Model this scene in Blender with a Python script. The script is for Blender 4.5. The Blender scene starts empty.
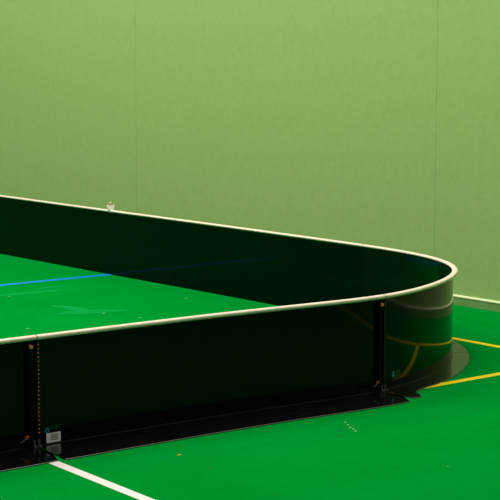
import bpy, math, random
from mathutils import Vector
random.seed(4)
scene = bpy.context.scene
PI = math.pi

# ------------------------------------------------------------------ camera
cam_data = bpy.data.cameras.new('camera')
cam = bpy.data.objects.new('camera', cam_data)
scene.collection.objects.link(cam)
cam_data.sensor_width = 36
cam_data.lens = 36 * 1682.09 / 500
cam_data.clip_end = 200
cam.location = (0, 0, 1.7416)
cam.rotation_mode = 'QUATERNION'
from mathutils import Quaternion
cam.rotation_quaternion = Quaternion((1, 0, 0), PI/2 - 0.121) @ Quaternion((0, 0, 1), 0.0016)
scene.camera = cam

# ------------------------------------------------------------------ light
world = bpy.data.worlds.new('hall_ambient')
scene.world = world
world.use_nodes = True
world.node_tree.nodes['Background'].inputs[0].default_value = (1.0, 0.97, 0.88, 1)
world.node_tree.nodes['Background'].inputs[1].default_value = 0.16

def area(name, loc, size, power, col=(1, 0.95, 0.84)):
    d = bpy.data.lights.new(name, 'AREA')
    d.shape = 'RECTANGLE'
    d.size, d.size_y = size
    d.energy = power
    d.color = col
    o = bpy.data.objects.new(name, d)
    o.location = loc
    scene.collection.objects.link(o)
    return o
# rows of ceiling lamps of the sports hall, parallel with the back wall
WA = math.radians(129.5)
wd = Vector((math.cos(WA), math.sin(WA), 0))       # along the back wall, to the left
wn = Vector((-wd.y, wd.x, 0))                      # towards the hall
W0 = Vector((1.5, 11.16, 0))
for r, dist in enumerate((2.2, 6.0, 10.0)):
    for k in range(-1, 3):
        pt = W0 + wd*(-3.5 + 3.6*k + 3.5) + wn*dist
        L = area('hall_lamp', (pt.x, pt.y, 7.2), (2.4, 0.5), (185, 120, 95)[r]*(0.82, 1.0, 1.08, 1.15)[k+1])
        L.rotation_euler = (0, 0, WA)

vs = scene.view_settings
vs.view_transform = 'Standard'
vs.look = 'None'
vs.exposure = 0.0
vs.gamma = 1.0
vs.use_curve_mapping = False

# ------------------------------------------------------------------ helpers
def s2l(c):
    return tuple(((x/255)/12.92 if x/255 <= 0.04045 else ((x/255+0.055)/1.055)**2.4) for x in c) + (1,)

def mat(name, col, rough=0.5, spec=0.5, metal=0.0, noise=None, bump=None, coat=0.0):
    m = bpy.data.materials.new(name)
    m.use_nodes = True
    nt = m.node_tree
    b = nt.nodes['Principled BSDF']
    b.inputs['Base Color'].default_value = s2l(col)
    b.inputs['Roughness'].default_value = rough
    b.inputs['Specular IOR Level'].default_value = spec
    b.inputs['Metallic'].default_value = metal
    b.inputs['Coat Weight'].default_value = coat
    b.inputs['Coat Roughness'].default_value = 0.03
    tc = nt.nodes.new('ShaderNodeTexCoord')
    if noise:
        col2, scale, detail, lo, hi = noise
        n = nt.nodes.new('ShaderNodeTexNoise')
        n.inputs['Scale'].default_value = scale
        n.inputs['Detail'].default_value = detail
        nt.links.new(tc.outputs['Object'], n.inputs['Vector'])
        r = nt.nodes.new('ShaderNodeValToRGB')
        r.color_ramp.elements[0].position = lo
        r.color_ramp.elements[1].position = hi
        r.color_ramp.elements[0].color = s2l(col)
        r.color_ramp.elements[1].color = s2l(col2)
        nt.links.new(n.outputs['Fac'], r.inputs['Fac'])
        nt.links.new(r.outputs['Color'], b.inputs['Base Color'])
    if bump:
        n = nt.nodes.new('ShaderNodeTexNoise')
        n.inputs['Scale'].default_value = bump[0]
        nt.links.new(tc.outputs['Object'], n.inputs['Vector'])
        bp = nt.nodes.new('ShaderNodeBump')
        bp.inputs['Strength'].default_value = bump[1]
        bp.inputs['Distance'].default_value = bump[2]
        nt.links.new(n.outputs['Fac'], bp.inputs['Height'])
        nt.links.new(bp.outputs['Normal'], b.inputs['Normal'])
    return m

def mk(name, verts, faces, m, parent=None, smooth=False):
    me = bpy.data.meshes.new(name)
    off = parent.location if parent is not None and parent.type == 'EMPTY' else Vector((0, 0, 0))
    if parent is not None and parent.parent is not None:
        off = parent.parent.location
    me.from_pydata([tuple(Vector(v) - off) for v in verts], [], faces)
    me.validate()
    import bmesh
    bm = bmesh.new(); bm.from_mesh(me)
    bmesh.ops.recalc_face_normals(bm, faces=bm.faces)
    bm.to_mesh(me); bm.free()
    me.materials.append(m)
    if smooth:
        for p in me.polygons:
            p.use_smooth = True
    o = bpy.data.objects.new(name, me)
    scene.collection.objects.link(o)
    if parent is not None:
        o.parent = parent
    return o

class MB:
    def __init__(s): s.v = []; s.f = []
    def add(s, v, f):
        n = len(s.v); s.v += v; s.f += [tuple(i+n for i in q) for q in f]
    def box(s, c, ux, uy, uz):
        c = Vector(c); vs_ = []
        for a in (-1, 1):
            for b in (-1, 1):
                for d in (-1, 1):
                    vs_.append(c + a*Vector(ux) + b*Vector(uy) + d*Vector(uz))
        s.add(vs_, [(0,1,3,2),(4,6,7,5),(0,4,5,1),(2,3,7,6),(0,2,6,4),(1,5,7,3)])
    def lathe(s, c, prof, n=20, axis=Vector((0, 0, 1))):
        axis = axis.normalized()
        a = axis.orthogonal().normalized(); b = axis.cross(a)
        vs_ = []
        for r, h in prof:
            for k in range(n):
                t = 2*PI*k/n
                vs_.append(Vector(c) + axis*h + (a*math.cos(t) + b*math.sin(t))*r)
        fs = []
        for i in range(len(prof)-1):
            for k in range(n):
                fs.append((i*n+k, i*n+(k+1) % n, (i+1)*n+(k+1) % n, (i+1)*n+k))
        fs.append(tuple(range(n))); fs.append(tuple(range((len(prof)-1)*n, len(prof)*n)))
        s.add(vs_, fs)

def struct(o): o['kind'] = 'structure'; return o

# ------------------------------------------------------------------ plan of the rink (one gently bent line with a rounded corner)
KN = [-0.0023, -0.0043, -0.0091, -0.027, -0.0613, -0.0961, -0.0876, 0.0719, 0.681, 0.6956, 0.4418, 0.5606, 0.8287, 0.8848, 0.6827, 0.4128, 0.1871, 0.0579, 0.0003, -0.0045, 0.0172, 0.0235, 0.0138, 0.0064, 0.0033, -0.0083, -0.0177, -0.0153, -0.0072, 0.008, 0.016, 0.0027, -0.0045, -0.0052, -0.0047, -0.0025]
S0, DS = -4.2, 0.02
def kap(s):
    t = (s + 2.5)/0.3
    if t <= 0 or t >= len(KN)-1: return 0.0
    i = int(t); return KN[i]*(1-(t-i)) + KN[i+1]*(t-i)
N = int(13.2/DS)
th = [0.0]
for i in range(N):
    th.append(th[-1] + (kap(S0+i*DS)+kap(S0+(i+1)*DS))/2*DS)
iz = round(-S0/DS)
t0 = th[iz]; th = [t - t0 + 0.7838 for t in th]
pts = [Vector((0, 0, 0))]
for i in range(N):
    tm = (th[i]+th[i+1])/2
    pts.append(pts[-1] + Vector((math.cos(tm), math.sin(tm), 0))*DS)
sh = Vector((0.6732, 8.3932, 0)) - pts[iz]
pts = [p + sh for p in pts]
def P(s, d=0.0, z=0.0, raw=False):
    """point at arclength s, d metres outside the boards, height z"""
    t = (s - S0)/DS; i = max(0, min(N-1, int(t))); f = t - i
    q = pts[i]*(1-f) + pts[i+1]*f
    a = th[i]*(1-f) + th[i+1]*f
    if not raw and 0.0 < s < 2.39:      # the bent board and its plates stand a little inside the rail
        d -= 0.0108*math.sin(PI*s/2.39)**0.7
    return Vector((q.x + math.sin(a)*d, q.y - math.cos(a)*d, z))
def T(s):
    return (P(s+0.01) - P(s-0.01)).normalized()
def O(s):
    return (P(s, 0.1) - P(s)).normalized()
def srange(a, b, step=0.05):
    n = max(1, math.ceil((b-a)/step)); return [a + (b-a)*k/n for k in range(n+1)]
def sweep(name, a, b, prof, m, parent, smooth=False, step=0.05):
    """closed profile of (d, z) swept along the boards"""
    S = srange(a, b, step); n = len(prof); v = []; f = []
    for s in S:
        v += [P(s, d, z, name.split('_')[-1] in ('rail', 'sleeve')) for d, z in prof]
    for i in range(len(S)-1):
        for k in range(n):
            f.append((i*n+k, i*n+(k+1) % n, (i+1)*n+(k+1) % n, (i+1)*n+k))
    f.append(tuple(range(n))); f.append(tuple(range((len(S)-1)*n, len(S)*n)))
    o = mk(name, v, f, m, parent)
    if smooth:
        for p in o.data.polygons:
            p.use_smooth = len(p.vertices) == 4
        o.data.set_sharp_from_angle(angle=math.radians(65))
    return o

# ------------------------------------------------------------------ materials
def floor_material():
    m = mat('green_sports_floor', (0, 140, 42), 0.5, 0.0)
    nt = m.node_tree; b = nt.nodes['Principled BSDF']
    tc = nt.nodes.new('ShaderNodeTexCoord')
    n1 = nt.nodes.new('ShaderNodeTexNoise'); n1.inputs['Scale'].default_value = 1.3; n1.inputs['Detail'].default_value = 5
    n2 = nt.nodes.new('ShaderNodeTexNoise'); n2.inputs['Scale'].default_value = 16; n2.inputs['Detail'].default_value = 8
    n2.inputs['Roughness'].default_value = 0.7
    for n in (n1, n2): nt.links.new(tc.outputs['Object'], n.inputs['Vector'])
    r1 = nt.nodes.new('ShaderNodeValToRGB')
    r1.color_ramp.elements[0].position = 0.3; r1.color_ramp.elements[0].color = s2l((0, 122, 38))
    r1.color_ramp.elements[1].position = 0.7; r1.color_ramp.elements[1].color = s2l((0, 130, 46))
    nt.links.new(n1.outputs['Fac'], r1.inputs['Fac'])
    r2 = nt.nodes.new('ShaderNodeValToRGB')
    r2.color_ramp.elements[0].position = 0.25; r2.color_ramp.elements[0].color = (0.8, 0.8, 0.8, 1)
    r2.color_ramp.elements[1].position = 0.5; r2.color_ramp.elements[1].color = (1, 1, 1, 1)
    nt.links.new(n2.outputs['Fac'], r2.inputs['Fac'])
    mx = nt.nodes.new('ShaderNodeMix'); mx.data_type = 'RGBA'; mx.blend_type = 'MULTIPLY'; mx.inputs[0].default_value = 0.6
    nt.links.new(r1.outputs['Color'], mx.inputs[6]); nt.links.new(r2.outputs['Color'], mx.inputs[7])
    nt.links.new(mx.outputs[2], b.inputs['Base Color'])
    return m
M_floor = floor_material()

def wall_material():
    m = mat('painted_green_wall', (132, 166, 90), 0.55, 0.3)
    nt = m.node_tree; b = nt.nodes['Principled BSDF']
    tc = nt.nodes.new('ShaderNodeTexCoord')
    n1 = nt.nodes.new('ShaderNodeTexNoise'); n1.inputs['Scale'].default_value = 22; n1.inputs['Detail'].default_value = 6
    nt.links.new(tc.outputs['Object'], n1.inputs['Vector'])
    r1 = nt.nodes.new('ShaderNodeValToRGB')
    r1.color_ramp.elements[0].position = 0.3; r1.color_ramp.elements[0].color = s2l((142, 180, 106))
    r1.color_ramp.elements[1].position = 0.7; r1.color_ramp.elements[1].color = s2l((152, 184, 110))
    nt.links.new(n1.outputs['Fac'], r1.inputs['Fac'])
    nt.links.new(r1.outputs['Color'], b.inputs['Base Color'])
    n3 = nt.nodes.new('ShaderNodeTexNoise'); n3.inputs['Scale'].default_value = 60
    nt.links.new(tc.outputs['Object'], n3.inputs['Vector'])
    bp = nt.nodes.new('ShaderNodeBump'); bp.inputs['Strength'].default_value = 0.15; bp.inputs['Distance'].default_value = 0.003
    nt.links.new(n3.outputs['Fac'], bp.inputs['Height']); nt.links.new(bp.outputs['Normal'], b.inputs['Normal'])
    return m
M_wall = wall_material()
M_base = mat('green_skirting_paint', (104, 146, 84), 0.5, 0.3, noise=((120, 156, 96), 9, 4, 0.3, 0.7))
M_cap = mat('pale_skirting_cap', (206, 216, 170), 0.5, 0.3)
M_board = mat('glossy_black_board', (0, 6, 4), 0.06, 0.14)
M_rail = mat('cream_plastic_rail', (232, 210, 196), 0.38, 0.4, noise=((240, 222, 210), 14, 4, 0.35, 0.7))
M_joint = mat('grey_rail_joint', (120, 108, 92), 0.5, 0.4)
M_plate = mat('black_base_plate', (6, 7, 7), 0.1, 0.3, noise=((17, 18, 18), 30, 6, 0.5, 0.75))
M_edge = mat('plate_edge_highlight', (70, 72, 70), 0.4, 0.5)  # light caught by the plate's bevel, put into the colour
M_post = mat('matt_black_post', (3, 3, 3), 0.5, 0.08)
M_strip = mat('dark_grey_strip', (10, 12, 11), 0.4, 0.18)
M_steel = mat('dull_steel', (105, 105, 108), 0.35, 0.5, metal=0.7)
M_orange = mat('orange_latch_plastic', (176, 70, 22), 0.45, 0.5)
M_tan = mat('tan_latch_clip', (190, 140, 80), 0.45, 0.5)
M_dot = mat('bright_orange_dot', (205, 108, 44), 0.4, 0.5)
M_yellow = mat('yellow_line_paint', (240, 212, 22), 0.45, 0.15, noise=((228, 198, 26), 25, 5, 0.4, 0.7))
M_white = mat('white_line_paint', (232, 222, 222), 0.45, 0.3, noise=((222, 214, 214), 25, 5, 0.4, 0.7))
M_blue = mat('blue_line_paint', (0, 124, 214), 0.45, 0.3)
M_scuff = mat('pale_scuff', (128, 178, 134), 0.6, 0.2)
M_fleck = mat('orange_fleck', (212, 140, 44), 0.6, 0.2)
M_dark = mat('dark_scuff', (0, 96, 60), 0.6, 0.2)
M_pale = mat('faint_pale_green', (8, 136, 60), 0.5, 0.0)  # slightly brighter green than the floor
M_label = mat('white_label_paper', (214, 214, 220), 0.5, 0.3)
M_print = mat('grey_label_print', (150, 150, 158), 0.5, 0.3)
M_sblue = mat('blue_round_sticker', (8, 120, 150), 0.4, 0.3)
M_cyan = mat('cyan_sticker_mark', (14, 150, 190), 0.4, 0.3)
M_sdark = mat('dark_sticker_print', (2, 42, 50), 0.4, 0.3)
M_sgreen = mat('dark_green_sticker', (3, 40, 20), 0.4, 0.3)

# ------------------------------------------------------------------ setting
floor = struct(mk('floor', [(-12, -10, 0), (14, -10, 0), (14, 22, 0), (-12, 22, 0), (-12, -10, -0.05), (14, -10, -0.05), (14, 22, -0.05), (-12, 22, -0.05)],
                  [(0,1,2,3),(4,7,6,5),(0,4,5,1),(1,5,6,2),(2,6,7,3),(3,7,4,0)], M_floor))

def wpt(a, d, z):
    q = W0 + wd*a + wn*d; return (q.x, q.y, z)
# wall of tall painted boards: shallow joint grooves between them
SEAM = 3.491
mb = MB()
edges = [0.372 + SEAM*k for k in range(-3, 4)]
g = 0.0012
lo = edges[0]
for k in range(len(edges)-1):
    a, b = edges[k]+g, edges[k+1]-g
    mb.box((W0 + wd*((a+b)/2) + wn*(-0.05) + Vector((0, 0, 3.5))), wd*((b-a)/2), wn*0.05, (0, 0, 3.5))
mb.box((W0 + wd*((edges[0]+edges[-1])/2) + wn*(-0.08) + Vector((0, 0, 3.5))), wd*((edges[-1]-edges[0])/2), wn*0.078, (0, 0, 3.5))
wall = struct(mk('wall_back', mb.v, mb.f, M_wall))
a0, a1 = edges[0], edges[-1]
mb = MB()
mb.box(W0 + wd*((a0+a1)/2) + wn*0.008 + Vector((0, 0, 0.0275)), wd*((a1-a0)/2), wn*0.008, (0, 0, 0.0275))
bb = struct(mk('baseboard_back', mb.v, mb.f, M_base))
v = [wpt(a, d, z) for a in (a0, a1) for d, z in ((0, 0.055), (0.019, 0.055), (0.019, 0.060), (0.006, 0.068), (0, 0.068))]
cap = mk('cap_strip', v, [(0,1,6,5),(1,2,7,6),(2,3,8,7),(3,4,9,8),(4,0,5,9),(0,1,2,3,4),(5,6,7,8,9)], M_cap, bb)

def line(name, c, ang, a, b, w, m):
    """painted line on the floor through c, direction ang, from a to b metres along it"""
    u = Vector((math.cos(ang), math.sin(ang), 0)); n = Vector((-u.y, u.x, 0)); c = Vector(c)
    v = [c+u*a-n*w/2, c+u*b-n*w/2, c+u*b+n*w/2, c+u*a+n*w/2]
    v = [q + Vector((0, 0, 0.0012)) for q in v] + [q + Vector((0, 0, -0.001)) for q in v]
    o = mk(name, v, [(0,1,2,3),(4,7,6,5),(0,4,5,1),(1,5,6,2),(2,6,7,3),(3,7,4,0)], m, floor)
    return o
l = line('painted_line', (1.3345, 9.808, 0), WA, -6, 1.3, 0.05, M_yellow); l['label'] = 'yellow line running along the back wall'
l = line('painted_line', (1.17, 8.715, 0), math.radians(39.5), -0.9, 0.86, 0.05, M_yellow); l['label'] = 'yellow line coming out from under the corner plate'
l = line('painted_line', (-0.694, 6.735, 0), math.radians(126.2), -2.5, 3.5, 0.05, M_white); l['label'] = 'white line leading away from the panel joint'
l = line('painted_line', (-1.453, 12.455, 0), math.radians(38.3), -1.1, 1.0, 0.07, M_blue); l['label'] = 'blue line inside the rink'

# camera pixel -> floor point, used only to look up where the small marks lie
def at(u, v):
    p = 0.121; f = 1682.09
    X = (u-250)/f; Y = (v-250)/f
    dx, dy, dz = X, math.cos(p) - Y*math.sin(p), -math.sin(p) - Y*math.cos(p)
    t = -1.7416/dz
    return Vector((dx*t, dy*t, 0))
def blot(name, c, r, ang, ratio, m, n=9):
    v = []
    for k in range(n):
        t = 2*PI*k/n; q = random.uniform(0.7, 1.15)*r
        x, y = math.cos(t)*q, math.sin(t)*q*ratio
        v.append(c + Vector((x*math.cos(ang)-y*math.sin(ang), x*math.sin(ang)+y*math.cos(ang), 0.001)))
    mk(name, v + [q - Vector((0, 0, 0.0015)) for q in v], [tuple(range(n)), tuple(range(n, 2*n))] + [(k, (k+1) % n, n+(k+1) % n, n+k) for k in range(n)], m, floor)
for u, v_ in ((345.5, 422), (348, 425), (350.5, 427.5), (353.5, 429), (356, 431)):
    blot('scuff_mark', at(u, v_), 0.009, 1.2, 0.7, M_scuff)
blot('paint_fleck', at(179.5, 455), 0.009, 0, 0.9, M_fleck)
for u, v_, r, a in ((448, 466, .006, 0), (340, 430, .016, 1), (341, 436, .012, .5), (304, 425, .01, 0), (268, 432, .012, .4), (165, 457, .012, 2), (209, 468, .012, 2), (450, 470, .008, 0), (214, 428.5, .012, .3)):
    blot('scuff_mark', at(u, v_), r, a, 0.5, M_dark if v_ != 466 else M_scuff)
blot('scratch', at(86, 461), 0.045, 2.2, 0.06, M_pale)
for u, v_, r, a, q in ((93, 312, .26, 0.35, .3), (72, 308.5, .20, 2.4, .3), (22, 294, .34, 0.6, .16), (50, 288, .16, 0.6, .2)):
    blot('pale_patch', at(u, v_) + Vector((0, 0, 0.0003*r)), r, a, q, M_pale, 14)  # broad flat patches a little paler than the floor
for u, v_ in ((59, 314), (9, 297), (104, 313.5), (186, 298.5), (140, 318), (28, 329)):
    blot('scuff_mark', at(u, v_), 0.012, 0.5, 0.6, M_scuff)

# ------------------------------------------------------------------ rink panels
RAIL = []          # a soft cap that rolls over the top edge and hangs down on the outer side
for k in range(24):
    t = 2*PI*k/24
    x, y = math.cos(t), math.sin(t)
    sx = (abs(x)**0.8)*(1 if x >= 0 else -1); sy = (abs(y)**0.85)*(1 if y >= 0 else -1)
    low = 0.0062 + 0.0065*min(1, max(0, (sx+0.9)/1.1))
    RAIL.append((0.0018 + 0.0165*sx, 0.4880 + (0.0088 if sy > 0 else low)*sy))

def strip_plate(parent, S, dfun, name='base_plate'):
    """plate as a strip of cross sections (s_inner, s_outer, d_outer) with quads"""
    v = []; f = []
    for (si, sm, so, do) in S:
        dm = 0.62*do
        v += [P(si, 0.003, 0.0), P(si, 0.003, 0.0055), P(sm, dm, 0.0055), P(so, do-0.003, 0.0055), P(so, do, 0.0035), P(so, do, 0.0)]
    for i in range(len(S)-1):
        for k in range(6):
            f.append((i*6+k, i*6+(k+1) % 6, (i+1)*6+(k+1) % 6, (i+1)*6+k))
    f.append((0, 1, 2, 3, 4, 5)); e = (len(S)-1)*6; f.append((e, e+1, e+2, e+3, e+4, e+5))
    o = mk(name, v, f, M_plate, parent)
    # the outer bevel, its highlight painted in as a paler grey strip
    o.data.materials.append(M_edge)
    for p in o.data.polygons:
        if len(p.vertices) == 4:
            ks = sorted(x % 6 for x in p.vertices)
            if ks == [3, 3, 4, 4]: p.material_index = 1
    return o

def latch(parent, s, z, low, d=0.03):
    """small toggle latch on the post: orange body, tan clip, steel lever"""
    u, o, up = T(s), O(s), Vector((0, 0, 1))
    mb = MB(); c = P(s, d, z)
    mb.box(c, u*0.007, o*0.004, up*0.005)
    mb.box(c + u*0.004 + up*0.004, u*0.004, o*0.006, up*0.003)
    body = mk('latch', mb.v, mb.f, M_orange if low else M_tan, parent)
    body['label'] = 'orange toggle latch' if low else 'tan clip under the rail'
    mb = MB()
    if low:
        dirv = (-u*0.9 - up*0.5).normalized(); side = dirv.cross(o).normalized()
        mb.box(c + dirv*0.022 + o*0.004, dirv*0.016, o*0.0016, side*0.0025)
    else:
        mb.box(c - u*0.006 + up*0.008, u*0.003, o*0.002, up*0.006)
    mk('latch_lever', mb.v, mb.f, M_steel if low else M_orange, body)
    return body

def make_panel(a, b, label, group=None, corner=False, tip=0.062):
    mid = P((a+b)/2)
    root = bpy.data.objects.new('corner_rink_barrier' if corner else 'rink_barrier', None)
    root.location = mid
    scene.collection.objects.link(root)
    root['label'] = label; root['category'] = 'rink barrier'
    if group: root['group'] = group
    root.empty_display_size = 0.1
    # board, with a slightly rounded foot
    step = 0.03 if corner else 0.08
    sweep('board', a+0.001, b-0.001, [(-0.004, 0.0), (0.004, 0.0), (0.004, 0.4860), (-0.004, 0.4860)], M_board, root, True, step)
    sweep('top_rail', a+0.0015, b-0.0015, RAIL, M_rail, root, True, step)
    # foot channel that holds the board to the plate
    sweep('foot_channel', a+0.03, b-0.055, [(0.004, 0.0055), (0.0075, 0.0055), (0.0062, 0.009), (0.004, 0.0095)], M_strip, root, False, step)
    if not corner:
        L = b - a
        S = []
        n = 30
        for k in range(n+1):
            t = k/n
            si = (a+0.004) + ((b-0.010)-(a+0.004))*t
            so = (a-0.030) + ((b-tip)-(a-0.030))*t
            sm = (a-0.018) + ((b-0.38*tip)-(a-0.018))*t
            d = 0.278
            S.append((si, sm, so, d))
        # round off the two outer corners
        S[0] = (*S[0][:3], 0.274); S[-1] = (*S[-1][:3], 0.272)
        strip_plate(root, S, None)
    else:
        # two curved plates meeting at the middle of the bend, each with a rounded lug at the panel's end
        half = (a+b)/2
        prof = [(-0.014, 0.120), (-0.024, 0.180), (-0.026, 0.212), (-0.020, 0.232), (-0.006, 0.243), (0.012, 0.241), (0.032, 0.226), (0.048, 0.206), (0.062, 0.182), (0.074, 0.162), (0.10, 0.143), (0.145, 0.131), (0.2, 0.126),
                (0.3, 0.130), (0.42, 0.132), (0.55, 0.128), (0.68, 0.122), (0.8, 0.113), (0.9, 0.108), (1.0, 0.104), (1.1, 0.101), (half-a-0.003, 0.099)]
        for side in (0, 1):
            rows = []
            for q, d in prof:
                qi = max(q, 0.012)
                if q < 0.012: qi = 0.004 + 0.0007*(len(rows)+1)
                if side == 0: rows.append((a+qi, a+0.4*qi+0.6*q, a+q, d))
                else: rows.append((b-qi, b-0.4*qi-0.6*q, b-q, d))
            o = strip_plate(root, rows, None)
    # end post at the right-hand end (seen from outside), a U-channel of black plastic
    up = Vector((0, 0, 1))
    s = b - 0.030; u, o_ = T(s), O(s)
    mb = MB()
    mb.box(P(s, 0.007, 0.239), u*0.024, o_*0.0028, up*0.231)
    mb.box(P(s-0.020, 0.018, 0.237), u*0.003, o_*0.009, up*0.229)
    mb.box(P(s+0.0215, 0.0118, 0.237), u*0.0022, o_*0.0026, up*0.229)
    mk('end_post', mb.v, mb.f, M_post, root)
    s2 = a + 0.0085; u2, o2 = T(s2), O(s2)
    mb = MB()
    mb.box(P(s2, 0.0065, 0.239), u2*0.008, o2*0.0022, up*0.231)
    mk('end_strip', mb.v, mb.f, M_strip, root)
    # feet of post and strip: small steel brackets screwed to the plate
    for sb in (b-0.022, a+0.002):
        ub, ob = T(sb), O(sb)
        mb = MB()
        mb.box(P(sb, 0.022, 0.008), ub*0.006, ob*0.010, up*0.0025)
        mb.box(P(sb, 0.0155, 0.022), ub*0.004, ob*0.002, up*0.015)
        mb.lathe(P(sb, 0.027, 0.0105), [(0.004, 0), (0.004, 0.003), (0.0015, 0.0045)], 10)
        mk('foot_bracket', mb.v, mb.f, M_steel, root)
    latch(root, b-0.042, 0.450, False)
    latch(root, b-0.068, 0.058, True)
    # rail end sleeve at the right-hand joint
    sweep('rail_sleeve', b-0.0045, b-0.0015, [(0.0018+(d-0.0018)*1.07, 0.4865+(z-0.4865)*1.07) for d, z in RAIL], M_joint, root, True)
    return root

LP = 2.009
front_left = make_panel(-2*LP, -LP, 'black rink barrier at the lower left, cut off left of the orange dots', 'straight lengths of the black rink')
front = make_panel(-LP, 0, 'nearest full straight black rink barrier, with a white paper label at its lower left', 'straight lengths of the black rink', tip=0.088)
corner = make_panel(0, 2.39, 'curved black corner barrier of the rink with a cream top rail', None, True)
back1 = make_panel(2.39, 2.39+LP, 'straight black rink barrier along the back wall, joined to the curved corner', 'straight lengths of the black rink')
back2 = make_panel(2.39+LP, 6.36, 'middle black rink barrier along the back wall, under the small white clamp', 'straight lengths of the black rink')
back3 = make_panel(6.36, 6.36+LP, 'far left black rink barrier along the back wall, cut off by the photo edge', 'straight lengths of the black rink')

def decal(name, parent, s0_, s1_, z0, z1, m, d=0.0048):
    mb = MB(); n = 6
    S = [s0_ + (s1_-s0_)*k/n for k in range(n+1)]
    v = []; f = []
    for s in S: v += [P(s, 0.0039, z0), P(s, 0.0039, z1), P(s, d, z1), P(s, d, z0)]
    for i in range(n):
        for k in range(4): f.append((i*4+k, i*4+(k+1) % 4, (i+1)*4+(k+1) % 4, (i+1)*4+k))
    f += [(0, 1, 2, 3), (n*4, n*4+1, n*4+2, n*4+3)]
    return mk(name, v, f, m, parent)
def disc(name, parent, s, z, r, m, d0=0.0039, d1=0.0048, n=28, inner=0):
    u = T(s); up = Vector((0, 0, 1)); o_ = O(s); mb = MB()
    mb.lathe(P(s, d0, z), [(r, 0), (r, d1-d0)], n, o_)
    return mk(name, mb.v, mb.f, m, parent)

# small raised orange dots down the left end strip of the nearest panel
for k in range(22):
    z = 0.064 + k*0.0186
    s = -LP + 0.0068
    mb = MB(); mb.lathe(P(s, 0.0086, z), [(0.0036, 0), (0.0036, 0.0008), (0.0018, 0.0022)], 8, O(s))
    r = mk('orange_dot', mb.v, mb.f, M_dot, front)
# white paper label with a printed block
lab = decal('paper_label', front, -1.963, -1.890, 0.0115, 0.0545, M_label); lab['label'] = 'white paper label with grey print'
for k in range(3):
    decal('printed_block', lab, -1.943, -1.903, 0.0215 + k*0.0095, 0.0295 + k*0.0095, M_print, 0.0052)
st = disc('round_sticker', front, -1.959, 0.0685, 0.0125, M_sblue); st['label'] = 'small round blue sticker'
disc('sticker_ring', st, -1.959, 0.0685, 0.0075, M_sdark, 0.0048, 0.0052)
mb = MB(); u = T(-1.959)
mb.box(P(-1.959, 0.0053, 0.0695), u*0.0052, O(-1.959)*0.0003, (0, 0, 0.0017))
mk('sticker_mark', mb.v, mb.f, M_sblue, st)
decal('green_sticker', front, -1.943, -1.891, 0.070, 0.088, M_sgreen)
# small sticker on the curved panel
gs = decal('green_sticker', corner, 0.078, 0.148, 0.052, 0.092, M_sgreen); gs['label'] = 'small dark green sticker with a blue mark'
st = disc('round_sticker', corner, 0.083, 0.070, 0.0085, M_cyan, 0.0048, 0.0054)
disc('round_sticker', corner, 0.083, 0.086, 0.006, M_cyan, 0.0048, 0.0054)

# ------------------------------------------------------------------ small white fitting standing on the back rail
s = 5.225; c = P(s, 0, 0.4962); u = T(s); o_ = O(s); up = Vector((0, 0, 1))
root = bpy.data.objects.new('rail_clamp', None); root.location = c; scene.collection.objects.link(root); root.empty_display_size = 0.05
root['label'] = 'small white clamp with a pinkish round knob standing on the back rail'; root['category'] = 'clamp'
M_clamp = mat('off_white_plastic', (240, 232, 216), 0.45, 0.4)
M_knob = mat('pinkish_knob', (214, 178, 152), 0.45, 0.4)
cr = Vector((1, 0.15, 0)).normalized(); cb = Vector((-cr.y, cr.x, 0))     # turned a little across the rail
mb = MB()
mb.box(c + up*0.011, cr*0.023, cb*0.014, up*0.011)
mb.box(c + up*0.0265, cr*0.028, cb*0.013, up*0.0065)
mb.box(c + up*0.0345 + cr*0.021, cr*0.006, cb*0.010, up*0.0025)
mb.box(c + up*0.0345 - cr*0.021, cr*0.006, cb*0.010, up*0.0025)
mk('clamp_body', mb.v, mb.f, M_clamp, root)
mb = MB()
mb.lathe(c + up*0.032, [(0.005, 0), (0.005, 0.013), (0.010, 0.016), (0.0135, 0.020), (0.0125, 0.026), (0.006, 0.029)], 16)
mk('knob', mb.v, mb.f, M_knob, root)
